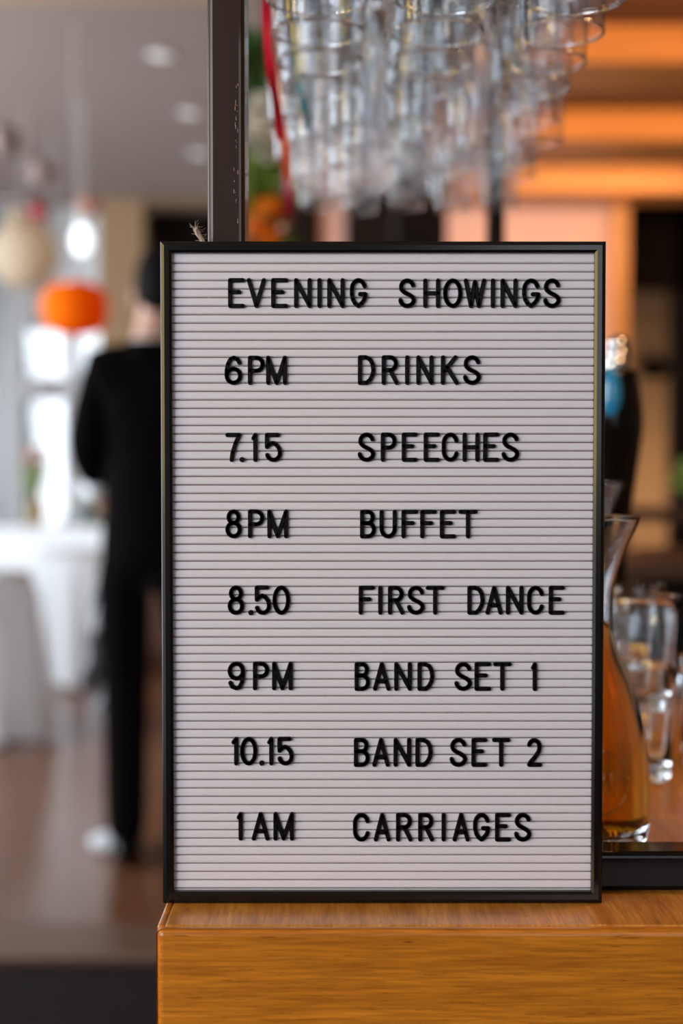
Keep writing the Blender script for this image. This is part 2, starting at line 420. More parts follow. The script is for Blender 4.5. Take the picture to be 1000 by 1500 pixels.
# ------------------------------------------------------------------ bar counter
ZT = P(500, 1323, 0.9692).z; YF = DZ(1360, ZT); XL = P(228.5, 1400, YF).x; YE = 1.80; XR = 2.2
t = thing('bar_counter', (XL, YF, 0), 'thick varnished oak bar counter the letter board stands on', 'bar counter')
def rounded_slab(x0, x1, y0, y1, z0, z1, r, seg=4):
    return B(x0, x1, y0, y1, z0, z1, bev=r, seg=seg)
obj('worktop', rounded_slab(XL + 0.0045, XR, YF + 0.006, YE, ZT - 0.16, ZT, 0.002), M['oak_top'], t)
obj('lipping', rounded_slab(XL, XR + 0.002, YF, YF + 0.006, ZT - 0.20, ZT - 0.0005, 0.0045), M['oak_front'], t)
obj('end_lipping', rounded_slab(XL, XL + 0.0055, YF + 0.006, YE, ZT - 0.20, ZT + 0.0002, 0.002), M['oak_front'], t)
obj('front_panel', B(XL + 0.03, XR - 0.03, YF + 0.06, YE - 0.06, 0.0, ZT - 0.16, bev=0.004), M['wood2'], t)

# steel gantry of the bar: bottom rail, posts, glass rack
RY0 = DZ(1306, ZT); RZ = P(500, 1249, RY0).z; RY1 = DZ(1231, RZ)
t = thing('bar_gantry', (0, RY0, ZT), 'dark lacquered steel gantry frame with post behind the letter board', 'bar gantry')
def hollow(x0, x1, y0, y1, z0, z1, r=0.004): return B(x0, x1, y0, y1, z0, z1, bev=r, seg=4)
px0, px1 = P(303, 200, RY0).x, P(358, 200, RY0).x
post = obj('post', hollow(px0, px1, RY0, RY0 + 0.05, ZT, 2.30), M['steel'], t)
bm = bmesh.new()
for k in range(26):
    x = px1 - 0.0055 + random.uniform(-0.0022, 0.0012); z = P(0, random.uniform(120, 350), RY0).z
    s = random.uniform(0.0002, 0.0005); h = random.uniform(0.0004, 0.003)
    box(bm, x, x + s, RY0 - 0.00015, RY0 + 0.0002, z, z + h)
sc = obj('scuff', bm, M['scratch'], t); sc['kind'] = 'stuff'
obj('rail', hollow(px1, XR - 0.1, RY0, RY1, ZT, RZ), M['black'], t)
ZR = 1.80   # glass rack height
xr0, xr1 = -0.075, 0.235
obj('post', hollow(XR - 0.1, XR - 0.04, RY0, RY0 + 0.05, ZT, 2.30), M['steel'], t)
xfp = P(725, 300, 2.25).x
obj('top_rail', hollow(px0 - 0.02, XR, RY0, RY0 + 0.05, 2.30, 2.35), M['steel'], t)
t = thing('bar_gantry', (0, 2.23, 0), 'second black steel gantry frame at the far end of the glass rack', 'bar gantry')
obj('post', hollow(xfp - 0.014, xfp + 0.014, 2.23, 2.26, 0.0, 2.30), M['dblack'], t)
obj('post', hollow(XR - 0.10, XR - 0.07, 2.23, 2.26, 0.0, 2.30), M['dblack'], t)
obj('top_rail', hollow(-0.25, XR, 2.22, 2.27, 2.30, 2.35), M['steel'], t)

# rack holding glasses upside down
cols = [-0.019, 0.0795, 0.178]
g = thing('glass_rack', (0.08, 1.55, ZR), 'dark overhead rack with channels that hold the wine glasses upside down', 'glass rack')
edges = [-0.075, 0.030, 0.129, 0.235]
for x in edges:
    obj('channel', B(x - 0.022, x + 0.022, 1.056, 2.10, ZR - 0.008, ZR - 0.002, bev=0.001), M['wood2'], g)
    obj('channel', B(x - 0.006, x + 0.006, 1.056, 2.10, ZR - 0.002, ZR + 0.03, bev=0.001), M['wood2'], g)
for y in (1.062, 2.06):
    obj('cross_bar', B(-0.10, 0.26, y, y + 0.03, ZR + 0.03, ZR + 0.045, bev=0.001), M['wood2'], g)
    for x in (-0.09, 0.25):
        obj('hanger', B(x - 0.005, x + 0.005, y + 0.008, y + 0.02, ZR + 0.045, 2.42), M['steel'], g)
    obj('cross_bar', B(-0.10, 0.26, y, y + 0.03, 2.42, 2.44, bev=0.001), M['wood2'], g)

# glasses hang upside down: foot at z=0, rim lowest
def stemware(name, label, cat, group, foot_r, stem_len, bowl, th, seg):
    w_ = thing(name, (0, 0, 0), label, cat, group)
    zb = bowl[0][1]
    obj('foot', lathe(bmesh.new(), [(0, .002), (foot_r * .6, .0015), (foot_r, .0005), (foot_r, -.0008), (foot_r * .5, -.003), (.006, -.008), (0, -.009)], seg=seg), M['glass'], w_, smooth=True)
    obj('stem', lathe(bmesh.new(), [(0, -.007), (.0055, -.008), (.0035, -.018), (.0031, (zb - .018) / 2), (.0036, zb + .012), (.006, zb + .001), (0, zb)], seg=10), M['glass'], w_, smooth=True)
    pr = catmull(bowl, 4)
    out = [(0, zb - .0005)] + pr
    inn = [(max(r - th, 0), z) for r, z in reversed(pr) if r - th > .003]
    inn.append((0, inn[-1][1]))
    obj('bowl', lathe(bmesh.new(), out + inn, seg=seg), M['thin'], w_, smooth=True)
    rr, rz = pr[-1][0] - th / 2, pr[-1][1] - .0004
    obj('rim', lathe(bmesh.new(), [(rr + .0011 * math.cos(a * PI / 3), rz + .0011 * math.sin(a * PI / 3)) for a in range(7)], seg=seg), M['glass'], w_, smooth=True)
    return w_
def wine_glass(label):
    return stemware('wine_glass', label, 'wine glass', 'wine glasses hanging upside down in the rack', .034, .09,
        [(.004, -.090), (.012, -.095), (.024, -.106), (.0345, -.124), (.0392, -.146), (.0405, -.166), (.0400, -.190), (.0383, -.214)], .0008, 36)
def flute_glass():
    return stemware('champagne_flute', '', 'champagne flute', 'champagne flutes hanging upside down in the rack', .029, .06,
        [(.004, -.058), (.008, -.066), (.014, -.082), (.020, -.104), (.0245, -.134), (.0262, -.165), (.0255, -.195), (.0238, -.219)], .0008, 28)
ordn = ['nearest', 'second', 'third', 'fourth', 'fifth', 'sixth', 'seventh', 'eighth']
def hang(proto, make, x, y, lab):
    if proto is None: proto = make(lab) if make is wine_glass else make(); o = proto
    else:
        o = proto.copy(); COL.objects.link(o)
        for ch in list(proto.children):
            c = ch.copy(); COL.objects.link(c); c.parent = o
    o['label'] = lab
    o.location = (x, y, ZR - 0.0105)
    o.rotation_euler = (0, 0, random.random() * 6)
    return proto
proto = None
for j in range(4):
    for i, x in enumerate(cols):
        proto = hang(proto, wine_glass, x, 1.10 + j * 0.086, 'clear wine glass hanging upside down, %s in the %s row' % (ordn[j], ['left', 'middle', 'right'][i]))
proto = None
for j in range(6):
    for i in range(5):
        x = -0.045 + i * 0.0625 + (0.010 if j % 2 else -0.006)
        proto = hang(proto, flute_glass, x + random.uniform(-.002, .002), 1.47 + j * 0.096 + (0.03 if i % 2 else 0) + random.uniform(-.006, .006), 'champagne flute hanging upside down, %s in the %s row' % (ordn[j], ['leftmost', 'second', 'middle', 'fourth', 'rightmost'][i]))

# ribbons hanging from the rack
def ribbon(pts, w0, m, label):
    P3 = []
    for px, py, d in pts: P3.append(P(px, py, d))
    fine = []
    for i in range(len(P3) - 1):
        for k in range(6): fine.append(P3[i].lerp(P3[i + 1], k / 6))
    fine.append(P3[-1])
    for _ in range(4): fine = [fine[0]] + [(a + b * 2 + c) / 4 for a, b, c in zip(fine, fine[1:], fine[2:])] + [fine[-1]]
    wv = [Vector((w0 * math.cos(0.6 * math.sin(i * 0.35)), w0 * math.sin(0.6 * math.sin(i * 0.35)), 0)) for i in range(len(fine))]
    o = obj('ribbon', strip(bmesh.new(), fine, wv), m, smooth=False)
    tag(o, label, 'ribbon', 'ribbons hanging beside the glasses')
    return o
def up(px, d): return (px, 680 - (ZR - 0.012 - CAMZ) / d * F, d)
ribbon([up(392, 1.32), (391, -20, 1.32), (390, 60, 1.34), (397, 110, 1.36), (405, 150, 1.38), (411, 205, 1.42)], 0.0045, M['red'], 'bright red satin ribbon hanging beside the steel post')
ribbon([up(405, 1.60), (404, 100, 1.60), (408, 170, 1.6), (418, 215, 1.62), (420, 262, 1.62)], 0.0050, M['orib'], 'orange ribbon hanging behind the end of the red one')
ribbon([up(414, 1.80), (412, 180, 1.80), (418, 250, 1.8), (424, 290, 1.8), (422, 315, 1.8)], 0.0065, M['maroon'], 'dark maroon ribbon whose end hangs lowest of all')
ribbon([up(425, 1.493), (428, 60, 1.493), (436, 110, 1.493), (444, 150, 1.493), (451, 190, 1.493)], 0.0040, M['teal'], 'teal ribbon hanging among the wine glasses')

# ------------------------------------------------------------------ letter board
DB = 0.967
TL = P(233, 353, DB); BR = P(884.5, 1322, DB)
bx0, bx1 = (P(233, 353, DB).x + P(239, 1322, DB).x) / 2, (P(887, 353, DB).x + P(883, 1322, DB).x) / 2
bz1, bz0 = TL.z, ZT
FW = 0.0076
lb = thing('letter_board', ((bx0 + bx1) / 2, DB, ZT), 'black framed white letter board listing the evening showings', 'letter board')
def frame_side(p, q, inn0, inn1):
    """mitred moulding between outer corners p,q and inner corners, bevelled on both edges"""
    p, q, a, b = [Vector((v[0], 0, v[1])) for v in (p, q, inn0, inn1)]
    bm = bmesh.new()
    # profile along width fraction f and depth y (0 = front)
    prof = [(0, 0.0195), (0, 0.0022), (0.10, 0.0012), (0.36, 0.0), (0.78, 0.0), (1.0, 0.0014), (1.0, 0.0195)]
    r0 = [bm.verts.new((p.lerp(a, f).x, DB + y, p.lerp(a, f).z)) for f, y in prof]
    r1 = [bm.verts.new((q.lerp(b, f).x, DB + y, q.lerp(b, f).z)) for f, y in prof]
    n = len(prof)
    for i in range(n):
        j = (i + 1) % n
        bm.faces.new((r0[i], r0[j], r1[j], r1[i]))
    bm.faces.new(r0[::-1]); bm.faces.new(r1)
    return bm
O = [(bx0, bz0), (bx1, bz0), (bx1, bz1), (bx0, bz1)]
FWB = 0.0084
I = [(bx0 + FW, bz0 + FWB), (bx1 - FW, bz0 + FWB), (bx1 - FW, bz1 - FW), (bx0 + FW, bz1 - FW)]
for k in range(4):
    obj('frame_side', frame_side(O[k], O[(k + 1) % 4], I[k], I[(k + 1) % 4]), M['frame'], lb)
obj('backing_board', B(bx0 + 0.002, bx1 - 0.002, DB + 0.0075, DB + 0.018, bz0 + 0.002, bz1 - 0.002), M['backing'], lb)
# ribs
zg = P(0, 411, DB + 0.004).z; zh = P(0, 1192.0, DB + 0.004).z
pitch = (zg - zh) / 63
YS = DB + 0.0042
def slat_mesh(h):
    bm = bmesh.new(); g = 0.00030
    x0, x1 = bx0 + FW - 0.001, bx1 - FW + 0.001
    prof = [(0.0036, g * 0.9), (0.0011, g), (0.0004, g + 0.0004), (0.0, g + 0.0011), (0.0001, h * 0.6), (0.0003, h - g - 0.0006), (0.0009, h - g * 0.6), (0.0036, h - g * 0.6)]
    a = [bm.verts.new((x0, y, z)) for y, z in prof]; b = [bm.verts.new((x1, y, z)) for y, z in prof]
    for i in range(len(prof)):
        j = (i + 1) % len(prof); bm.faces.new((a[i], a[j], b[j], b[i]))
    bm.faces.new(a[::-1]); bm.faces.new(b)
    return bm
ztop, zbot = bz1 - FW + 0.0005, bz0 + FWB - 0.0003
first = None
k = -2
z = zg + 2 * pitch
o = obj('slat', slat_mesh(ztop - z), M['slat'], None); o.parent = lb; o.location = Vector((0, YS, z)) - lb.location
while z - pitch > zbot:
    z -= pitch
    if first is None:
        first = obj('slat', slat_mesh(pitch), M['slat'], None); o = first
    else: o = first.copy(); COL.objects.link(o)
    o.parent = lb; o.location = Vector((0, YS, z)) - lb.location
o = obj('slat', slat_mesh(z - zbot), M['slat'], None); o.parent = lb; o.location = Vector((0, YS, zbot)) - lb.location

# letters: strokes on a unit cell, x 0..1 over the glyph width, z 0..1 over its height
def arc(cx, cz, rx, rz, a0, a1, n=14):
    return [(cx + rx * math.cos(math.radians(a0 + (a1 - a0) * i / n)), cz + rz * math.sin(math.radians(a0 + (a1 - a0) * i / n))) for i in range(n + 1)]
S_ = arc(.5, .74, .46, .26, 15, 180, 9)[:-1] + [(.05, .70), (.12, .62), (.3, .535), (.5, .48), (.75, .41), (.93, .33), (1, .24)] + arc(.5, .25, .5, .25, 0, -175, 10)[1:]
GL = {
 'E': [[(1, 1), (0, 1), (0, 0), (1, 0)], [(0, .54), (.72, .54)]],
 'V': [[(0, 1), (.5, 0), (1, 1)]],
 'N': [[(0, 0), (0, 1), (1, 0), (1, 1)]],
 'I': [[(.5, 0), (.5, 1)]],
 'G': [arc(.5, .64, .48, .36, 20, 180, 10) + [(.02, .45), (.1, .25), (.25, .1), (.5, .0), (.72, .1), (.9, .22), (.98, .35), (1, .46), (.62, .46)]],
 'S': [S_],
 'H': [[(0, 0), (0, 1)], [(1, 0), (1, 1)], [(0, .5), (1, .5)]],
 'O': [arc(.5, .5, .5, .5, 90, 450, 28)],
 '0': [arc(.5, .5, .5, .5, 90, 450, 28)],
 'W': [[(0, 1), (.28, 0), (.5, .95), (.72, 0), (1, 1)]],
 'P': [[(0, 0), (0, 1), (.5, 1)] + arc(.5, .74, .5, .26, 90, -90, 10) + [(0, .48)]],
 'M': [[(0, 0), (0, 1), (.5, 0), (1, 1), (1, 0)]],
 'D': [[(0, 0), (0, 1), (.45, 1), (.75, .92), (.93, .75), (1, .5), (.93, .3), (.75, .12), (.5, 0), (0, 0)]],
 'R': [[(0, 0), (0, 1), (.5, 1)] + arc(.5, .75, .45, .25, 90, -90, 10) + [(0, .5)], [(.5, .5), (1, 0)]],
 'K': [[(0, 0), (0, 1)], [(.9, 1), (.1, .45)], [(.32, .6), (1, 0)]],
 'C': [arc(.5, .66, .5, .34, 15, 180, 10) + [(0, .5)] + arc(.5, .34, .5, .34, 180, 345, 10)],
 'B': [[(0, 0), (0, 1), (.5, 1)] + arc(.5, .77, .4, .23, 90, -90, 8) + [(0, .54), (.5, .54)] + arc(.5, .27, .5, .27, 90, -90, 8) + [(0, 0)]],
 'U': [[(0, 1), (0, .4)] + arc(.5, .32, .5, .32, 180, 360, 12) + [(1, .4), (1, 1)]],
 'F': [[(0, 0), (0, 1), (1, 1)], [(0, .54), (.72, .54)]],
 'T': [[(0, 1), (1, 1)], [(.5, 1), (.5, 0)]],
 'A': [[(0, 0), (.5, 1), (1, 0)], [(.2, .3), (.8, .3)]],
 '6': [[(.95, .8), (.8, .94), (.55, 1), (.3, .95), (.1, .75), (0, .5), (0, .3)] + arc(.5, .28, .5, .28, 180, 540, 20)],
 '9': [arc(.5, .7, .5, .3, 0, 360, 20) + [(1, .5), (.93, .25), (.75, .05), (.5, 0), (.2, .06), (.05, .22)]],
 '8': [arc(.5, .77, .4, .23, -90, 270, 18), arc(.5, .27, .5, .27, 90, 450, 20)],
 '7': [[(0, 1), (1, 1), (.7, .68), (.45, .3), (.35, 0)]],
 '1': [[(0, .86), (1, 1), (1, 0)]],
 '5': [[(.85, 1), (0, 1), (0, .52), (.2, .62), (.45, .68), (.7, .62), (.92, .48), (1, .32)] + arc(.5, .27, .5, .27, 5, -165, 10)],
 '2': [arc(.5, .74, .46, .26, 165, -10, 10) + [(.9, .55), (.55, .3), (.2, .12), (.06, 0), (1, 0)]],
 '.': [[(.5, .5), (.5, .5)]],
}
HW = 0.00146; HT = 0.0019
def glyph(ch, x0, x1, y0, y1):
    """pixel box incl. stroke -> mesh on the face of the board"""
    a = P(x0, y1, YS); b = P(x1, y0, YS)
    gx0, gx1, gz0, gz1 = a.x + HW, b.x - HW, a.z + HW, b.z - HW
    if ch == 'I': gx0 = gx1 = (a.x + b.x) / 2
    bm = bmesh.new()
    fr = [(-1, 0.0), (-1, -0.65), (-0.7, -1), (0.7, -1), (1, -0.65), (1, 0.0)]
    rings = []
    for st in GL[ch]:
        if ch == '.':
            pts = [Vector(((a.x + b.x) / 2, 0, (a.z + b.z) / 2))]
        else:
            pts = [Vector((gx0 + u * (gx1 - gx0), 0, gz0 + v * (gz1 - gz0))) for u, v in st]
        wob = 1.0
        for p, q in zip(pts, pts[1:]):
            d = q - p
            if d.length < 1e-6: continue
            d.normalize(); nrm = Vector((d.z, 0, -d.x))
            r0 = [bm.verts.new(p + nrm * HW * f + Vector((0, YS + h * HT, 0))) for f, h in fr]
            r1 = [bm.verts.new(q + nrm * HW * f + Vector((0, YS + h * HT, 0))) for f, h in fr]
            for i in range(5): bm.faces.new((r0[i], r0[i + 1], r1[i + 1], r1[i]))
            bm.faces.new(r0[::-1]); bm.faces.new(r1)
        rr = HW * (1.25 if ch == '.' else 1.0)
        for i, p in enumerate(pts):
            c0 = [bm.verts.new(p + Vector((rr * s * math.cos(t), YS + h * HT, rr * s * math.sin(t)))) for s, h in ((1, 0), (1, -.65)) for t in [2 * PI * k / 12 for k in range(12)]]
            c1 = [bm.verts.new(p + Vector((rr * .7 * math.cos(2 * PI * k / 12), YS - HT, rr * .7 * math.sin(2 * PI * k / 12)))) for k in range(12)]
            for k in range(12):
                k2 = (k + 1) % 12
                bm.faces.new((c0[k], c0[k2], c0[12 + k2], c0[12 + k])); bm.faces.new((c0[12 + k], c0[12 + k2], c1[k2], c1[k]))
            bm.faces.new(c1); bm.faces.new(c0[:12][::-1])
    # little clip tongue pushed into the groove
    zc = gz0
    return bm
ROWS = [
 (407.5, 451.5, 'EVENING', [(334, 358.6), (361.5, 389.5), (397, 422), (430.5, 456.4), (464.5, 471), (479, 504.7), (511.6, 538)]),
 (408, 451.5, 'SHOWINGS', [(583, 609), (619.4, 644.4), (648.5, 677), (678.7, 711.7), (718.5, 724.5), (732.5, 757.7), (763.7, 791), (795, 821)]),
 (521, 564, '6PM', [(329, 354.8), (363, 387.8), (389.6, 420.3)]),
 (520.4, 564, 'DRINKS', [(523.8, 549.8), (558.6, 583.8), (593.2, 599), (609.3, 634.8), (645.2, 671.7), (677.7, 704.2)]),
 (634, 676.8, '7.15', [(330, 353.6), (351, 358), (368, 377), (387.8, 413)]),
 (633.5, 676.6, 'SPEECHES', [(523.5, 549.5), (557.3, 580.7), (588, 611.4), (620, 644), (646.5, 671.7), (677, 702), (707, 731), (734, 760.4)]),
 (746, 788.5, '8PM', [(330, 354.2), (363.2, 387.2), (391.4, 422)]),
 (746.5, 788.7, 'BUFFET', [(527, 550.6), (555.5, 581), (587.6, 612.3), (615, 639.4), (643.7, 667.8), (671, 699)]),
 (857.4, 900.6, '8.50', [(333.4, 357.8), (363.8, 371), (373, 397), (399, 425)]),
 (857.8, 900.4, 'FIRST', [(525, 549), (554, 559.5), (567.8, 592), (595.8, 622), (623, 651)]),
 (857.8, 900.4, 'DANCE', [(684, 709.7), (710.6, 736), (740.3, 766.4), (771.4, 796.4), (803, 826.8)]),
 (968.8, 1011, '9PM', [(333.4, 358.8), (370.4, 394.3), (398.4, 428.6)]),
 (969.6, 1011.8, 'BAND', [(519, 542), (546, 571.8), (577, 603), (611, 636)]),
 (969.6, 1011.8, 'SET', [(665, 691), (694.5, 719), (721.5, 749)]),
 (970, 1012.2, '1', [(777, 786)]),
 (1079, 1121, '10.15', [(339, 349), (351.7, 377), (379.7, 386.8), (391.3, 400.3), (406.2, 430)]),
 (1080.6, 1123, 'BAND', [(518, 541.5), (545, 570.6), (576, 602), (608, 633.6)]),
 (1080.6, 1123, 'SET', [(658, 684), (690, 713.4), (720, 747)]),
 (1081, 1123, '2', [(770.4, 793.5)]),
 (1189, 1231, '1AM', [(346.7, 355.5), (368.5, 394.7), (400.3, 430.5)]),
 (1190.4, 1232.4, 'CARRIAGES', [(516.6, 541.5), (547, 572), (579.6, 604), (612, 635.4), (646.8, 652), (662.4, 687.6), (692, 717.6), (724.5, 748), (752.4, 778)]),
]
for y0, y1, word, xs_ in ROWS:
    for ch, (x0, x1) in zip(word, xs_):
        a0, a1 = y0, y1
        if ch == '.': a0, a1 = y1 - 7.5, y1 + (0.3 if word != '8.50' else 0.8)
        nm = 'full_stop' if ch == '.' else ('numeral' if ch.isdigit() else 'letter')
        o = obj(nm, glyph(ch, x0, x1, a0, a1), M['letter'], lb)
        o['label'] = 'black raised %s' % ('full stop' if ch == '.' else nm + ' ' + ch)
# frayed jute end sticking up behind the top left corner
c = [P(300, 362, DB + 0.021), P(296, 352, DB + 0.021), P(291, 344, DB + 0.020), P(286, 335, DB + 0.018)]
bm = bmesh.new()
tube(bm, c, 0.0016, 8)
for k in range(3):
    hel = []
    for i in range(25):
        t_ = i / 24 * 3; s = min(int(t_), 2); q = c[s].lerp(c[s + 1], t_ - s)
        a = t_ * 9 + k * 2.1
        hel.append(q + Vector((0.0011 * math.cos(a), 0.0011 * math.sin(a), 0.0008 * math.sin(a))))
    tube(bm, hel, 0.0009, 5)
s = obj('hanging_string', bm, M['twine'], lb)
bm = bmesh.new()
for k in range(34):
    t_ = random.uniform(0.6, 3); q = c[min(int(t_), 2)].lerp(c[min(int(t_), 2) + 1], t_ - min(int(t_), 2))
    a = random.uniform(0, PI * 2); L = random.uniform(0.002, 0.006)
    e = q + Vector((L * math.cos(a), random.uniform(-.001, .001), L * abs(math.sin(a)) + 0.001))
    tube(bm, [q, (q + e) / 2 + Vector((random.uniform(-.001, .001), 0, 0.0006)), e], 0.0001, 3)
f = obj('fibre', bm, M['twine'], s) if False else obj('frayed_fibres', bm, M['twine'], lb); f['kind'] = 'stuff'

# ------------------------------------------------------------------ carafes
CP = [(.0450, .000), (.0487, .004), (.0500, .018), (.0503, .041), (.0487, .068), (.0443, .0955), (.0367, .123), (.0257, .150), (.0208, .167), (.0203, .1885),
      (.0219, .205), (.0312, .232), (.0389, .249), (.0416, .256)]
def carafe(x, y, sz, label, juice):
    t = thing('carafe', (x, y, ZT), label, 'carafe')
    prof = catmull(CP)
    outer = [(0, 0)] + [(r * (1 if juice else 0.95), z * sz) for r, z in prof]  # scaled profile
    th = 0.0024
    inner = [(outer[-1][0] - 0.0008, outer[-1][1] + 0.0012), (outer[-1][0] - th, outer[-1][1] - 0.0002)]
    inner += [(r - th, z) for r, z in reversed(outer[1:-1]) if z > 0.012]
    inner += [(inner[-1][0] - 0.003, 0.0095), (inner[-1][0] - 0.012, 0.008), (0, 0.0085)]
    o = obj('glass_body', lathe(bmesh.new(), outer + inner, (x, y, ZT + 0.0005), 48), M['glass'], t, smooth=True)
    if juice:
        lvl = 0.176
        liq = [(r - 0.0001 if r > 0.001 else 0, z) for r, z in reversed(inner) if z < lvl]
        liq = [(r - 0.0003 if r > 0.003 else 0, z + (0.0003)) for r, z in liq]
        r_l = liq[-1][0]
        liq += [(0, liq[-1][1])]
        obj('juice', lathe(bmesh.new(), liq, (x, y, ZT + 0.0005), 48), M['juice'], t, smooth=True)
        # embossed oval seal low on the body
        bm = bmesh.new(); ang = -PI / 2 + 0.12
        def onb(du, dz, off=0.0):
            z_ = 0.056 + dz; rr = 0.0497 + off; a = ang + du / rr
            return Vector((x + rr * math.cos(a), y + rr * math.sin(a), ZT + z_))
        tube(bm, [onb(0.020 * math.cos(2 * PI * k / 40), 0.024 * math.sin(2 * PI * k / 40)) for k in range(41)], 0.0007, 6)
        for s in (-1, 0, 1):
            tube(bm, [onb(s * 0.006 + 0.002 * math.sin(k), -0.010 + k * 0.0025) for k in range(9)], 0.0006, 5)
        obj('embossed_seal', bm, M['glass'], t, smooth=True)
    return t
carafe(0.1976, 1.14, 1.012, 'glass carafe of amber juice standing behind the right edge of the letter board', True)
carafe(0.277, 1.60, 1.098, 'empty clear glass carafe behind the juice carafe, only its flared rim in sight', False)

# tumblers, nested stacks
def tumbler(x, y, z, label):
    t = thing('tumbler', (x, y, z), label, 'tumbler', 'stacked tumblers on the bar')
    pr = [(0, 0), (0.0262, 0), (0.0280, 0.002), (0.0290, 0.012), (0.0310, 0.045), (0.0330, 0.078), (0.0345, 0.090), (0.0362, 0.108), (0.0358, 0.109), (0.0350, 0.108), (0.0332, 0.090), (0.0316, 0.078), (0.0294, 0.045), (0.0268, 0.010), (0, 0.008)]
    def mod(i, a): return 1 + (0.035 * abs(math.cos(a * 5)) - 0.02 if 2 < i < 6 else 0)
    obj('tumbler_glass', lathe(bmesh.new(), pr, (x, y, z), 60, mod), M['glass'], t, smooth=True)
    return t
hn = ['bottom', 'middle', 'top']
for k in range(2): tumbler(0.2870, 1.358, ZT + 0.0005 + k * 0.0675, 'ribbed clear tumbler, %s of the stack just right of the juice carafe' % ['bottom', 'top'][k])
for k in range(3): tumbler(0.3000, 1.478, ZT + 0.0005 + k * 0.0555 * 0.86 + 0.0 * k, 'ribbed clear tumbler, %s of the stack farther behind the carafe' % hn[k]) if False else None
for k in range(2): tumbler(0.3000, 1.478, ZT + 0.0005 + k * 0.0675, 'ribbed clear tumbler, %s of the stack standing farther back' % ['bottom', 'top'][k])
tumbler(0.372, 1.42, ZT + 0.0005, 'single ribbed clear tumbler at the right edge of the picture')

# beer tap
tx, ty = 0.320, 1.712
t = thing('beer_tap', (tx, ty, ZT), 'glossy black beer tap column with chrome finial and blue oval badge', 'beer tap')
zz = lambda py: CAMZ - (py - 680) / F * ty
obj('base_flange', lathe(bmesh.new(), [(0, 0), (.045, 0), (.046, .006), (.030, .014), (0, .014)], (tx, ty, ZT), 28), M['chrome'], t, smooth=True)
pr = [(.024, .013), (.024, .06), (.022, zz(850) - ZT), (.026, zz(780) - ZT), (.034, zz(700) - ZT), (.041, zz(640) - ZT), (.0420, zz(610) - ZT), (.038, zz(570) - ZT), (.034, zz(550) - ZT), (.026, zz(541) - ZT), (0, zz(538) - ZT)]
obj('column', lathe(bmesh.new(), [(0, .013)] + catmull(pr, 3), (tx, ty, ZT), 32), M['black'], t, smooth=True)
bm = bmesh.new()
fx = P(903, 520, ty).x
for py, r, dx in ((535, .017, -.002), (521, .0155, 0.001), (505, .0135, .001)): ball(bm, (fx + dx, ty, zz(py)), r, rz=r * 0.8)
tube(bm, [(fx, ty, zz(545)), (fx, ty, zz(500))], .006)
obj('finial', bm, M['chrome'], t, smooth=True)
bm = bmesh.new(); ball(bm, (P(886, 580, ty).x, ty - 0.036, zz(582)), .0135, .008, .034); obj('badge', bm, M['badge'], t, smooth=True)
bm = bmesh.new(); tube(bm, [(tx, ty + .02, zz(760)), (tx, ty + .09, zz(765)), (tx, ty + .10, zz(790)), (tx, ty + .10, zz(815))], .008, 10); obj('spout', bm, M['chrome'], t, smooth=True)

# ------------------------------------------------------------------ back bar, dark
t = thing('back_bar_cabinet', (1.6, 3.4, 0), 'near-black back bar cabinet behind the tumblers', 'cabinet')
xa = P(640, 900, 3.2).x
obj('body', B(xa, 3.2, 3.25, 3.75, 0, 0.96, bev=0.004), M['dblack'], t)
obj('top', B(xa - 0.02, 3.22, 3.2, 3.77, 0.96, 1.00, bev=0.004), M['wood2'], t)
for k in range(4):
    d_ = obj('door', B(xa + 0.02 + k * 0.62, xa + 0.60 + k * 0.62, 3.232, 3.25, 0.06, 0.92, bev=0.003), M['dblack'], t)
    obj('handle', B(xa + 0.52 + k * 0.62, xa + 0.54 + k * 0.62, 3.215, 3.232, 0.5, 0.66, bev=0.003), M['chrome'], d_)
# dark box-shaped speaker on a bracket, seen under the glasses
t = thing('loudspeaker', (P(613, 300, 5).x, 5.0, 2.0), 'black box loudspeaker seen under the hanging glasses', 'loudspeaker')
a, b = P(577, 350, 5), P(652, 262, 5)
obj('cabinet', B(a.x, b.x, 4.9, 5.1, a.z - 0.28, b.z + 0.02, bev=0.01), M['dblack'], t)
obj('grille', B(a.x + .01, b.x - .01, 4.892, 4.9, a.z - 0.27, b.z + 0.01, bev=0.002), M['darkwall'], t)
obj('bracket', B((a.x + b.x) / 2 - .02, (a.x + b.x) / 2 + .02, 4.98, 5.02, b.z + 0.02, ZC), M['dblack'], t)
# oval black wall fitting
c = P(956, 540, 9.66)
t = thing('wall_light', (c.x, 9.7, c.z), 'small black oval fitting on the tan wall at right', 'wall light')
bm = bmesh.new(); ball(bm, (c.x, 9.64, c.z), .115, .055, .075); obj('cover', bm, M['dblack'], t, smooth=True)
obj('back_plate', B(c.x - .05, c.x + .05, 9.66, 9.7, c.z - .04, c.z + .04, bev=.004), M['dblack'], t)
# table with a small yellow plant near the right edge
c = P(1003, 745, 5.6)
t = thing('side_table', (c.x, 5.6, 0), 'dark wooden table behind the bar at the right edge', 'table')
obj('table_top', B(c.x - .34, c.x + .6, 5.3, 5.9, c.z - .04, c.z, bev=.004), M['wood2'], t)
for sx in (-.3, .56):
    for sy in (5.34, 5.86): obj('leg', B(c.x + sx - .02, c.x + sx + .02, sy - .02, sy + .02, 0, c.z - .04), M['wood2'], t)

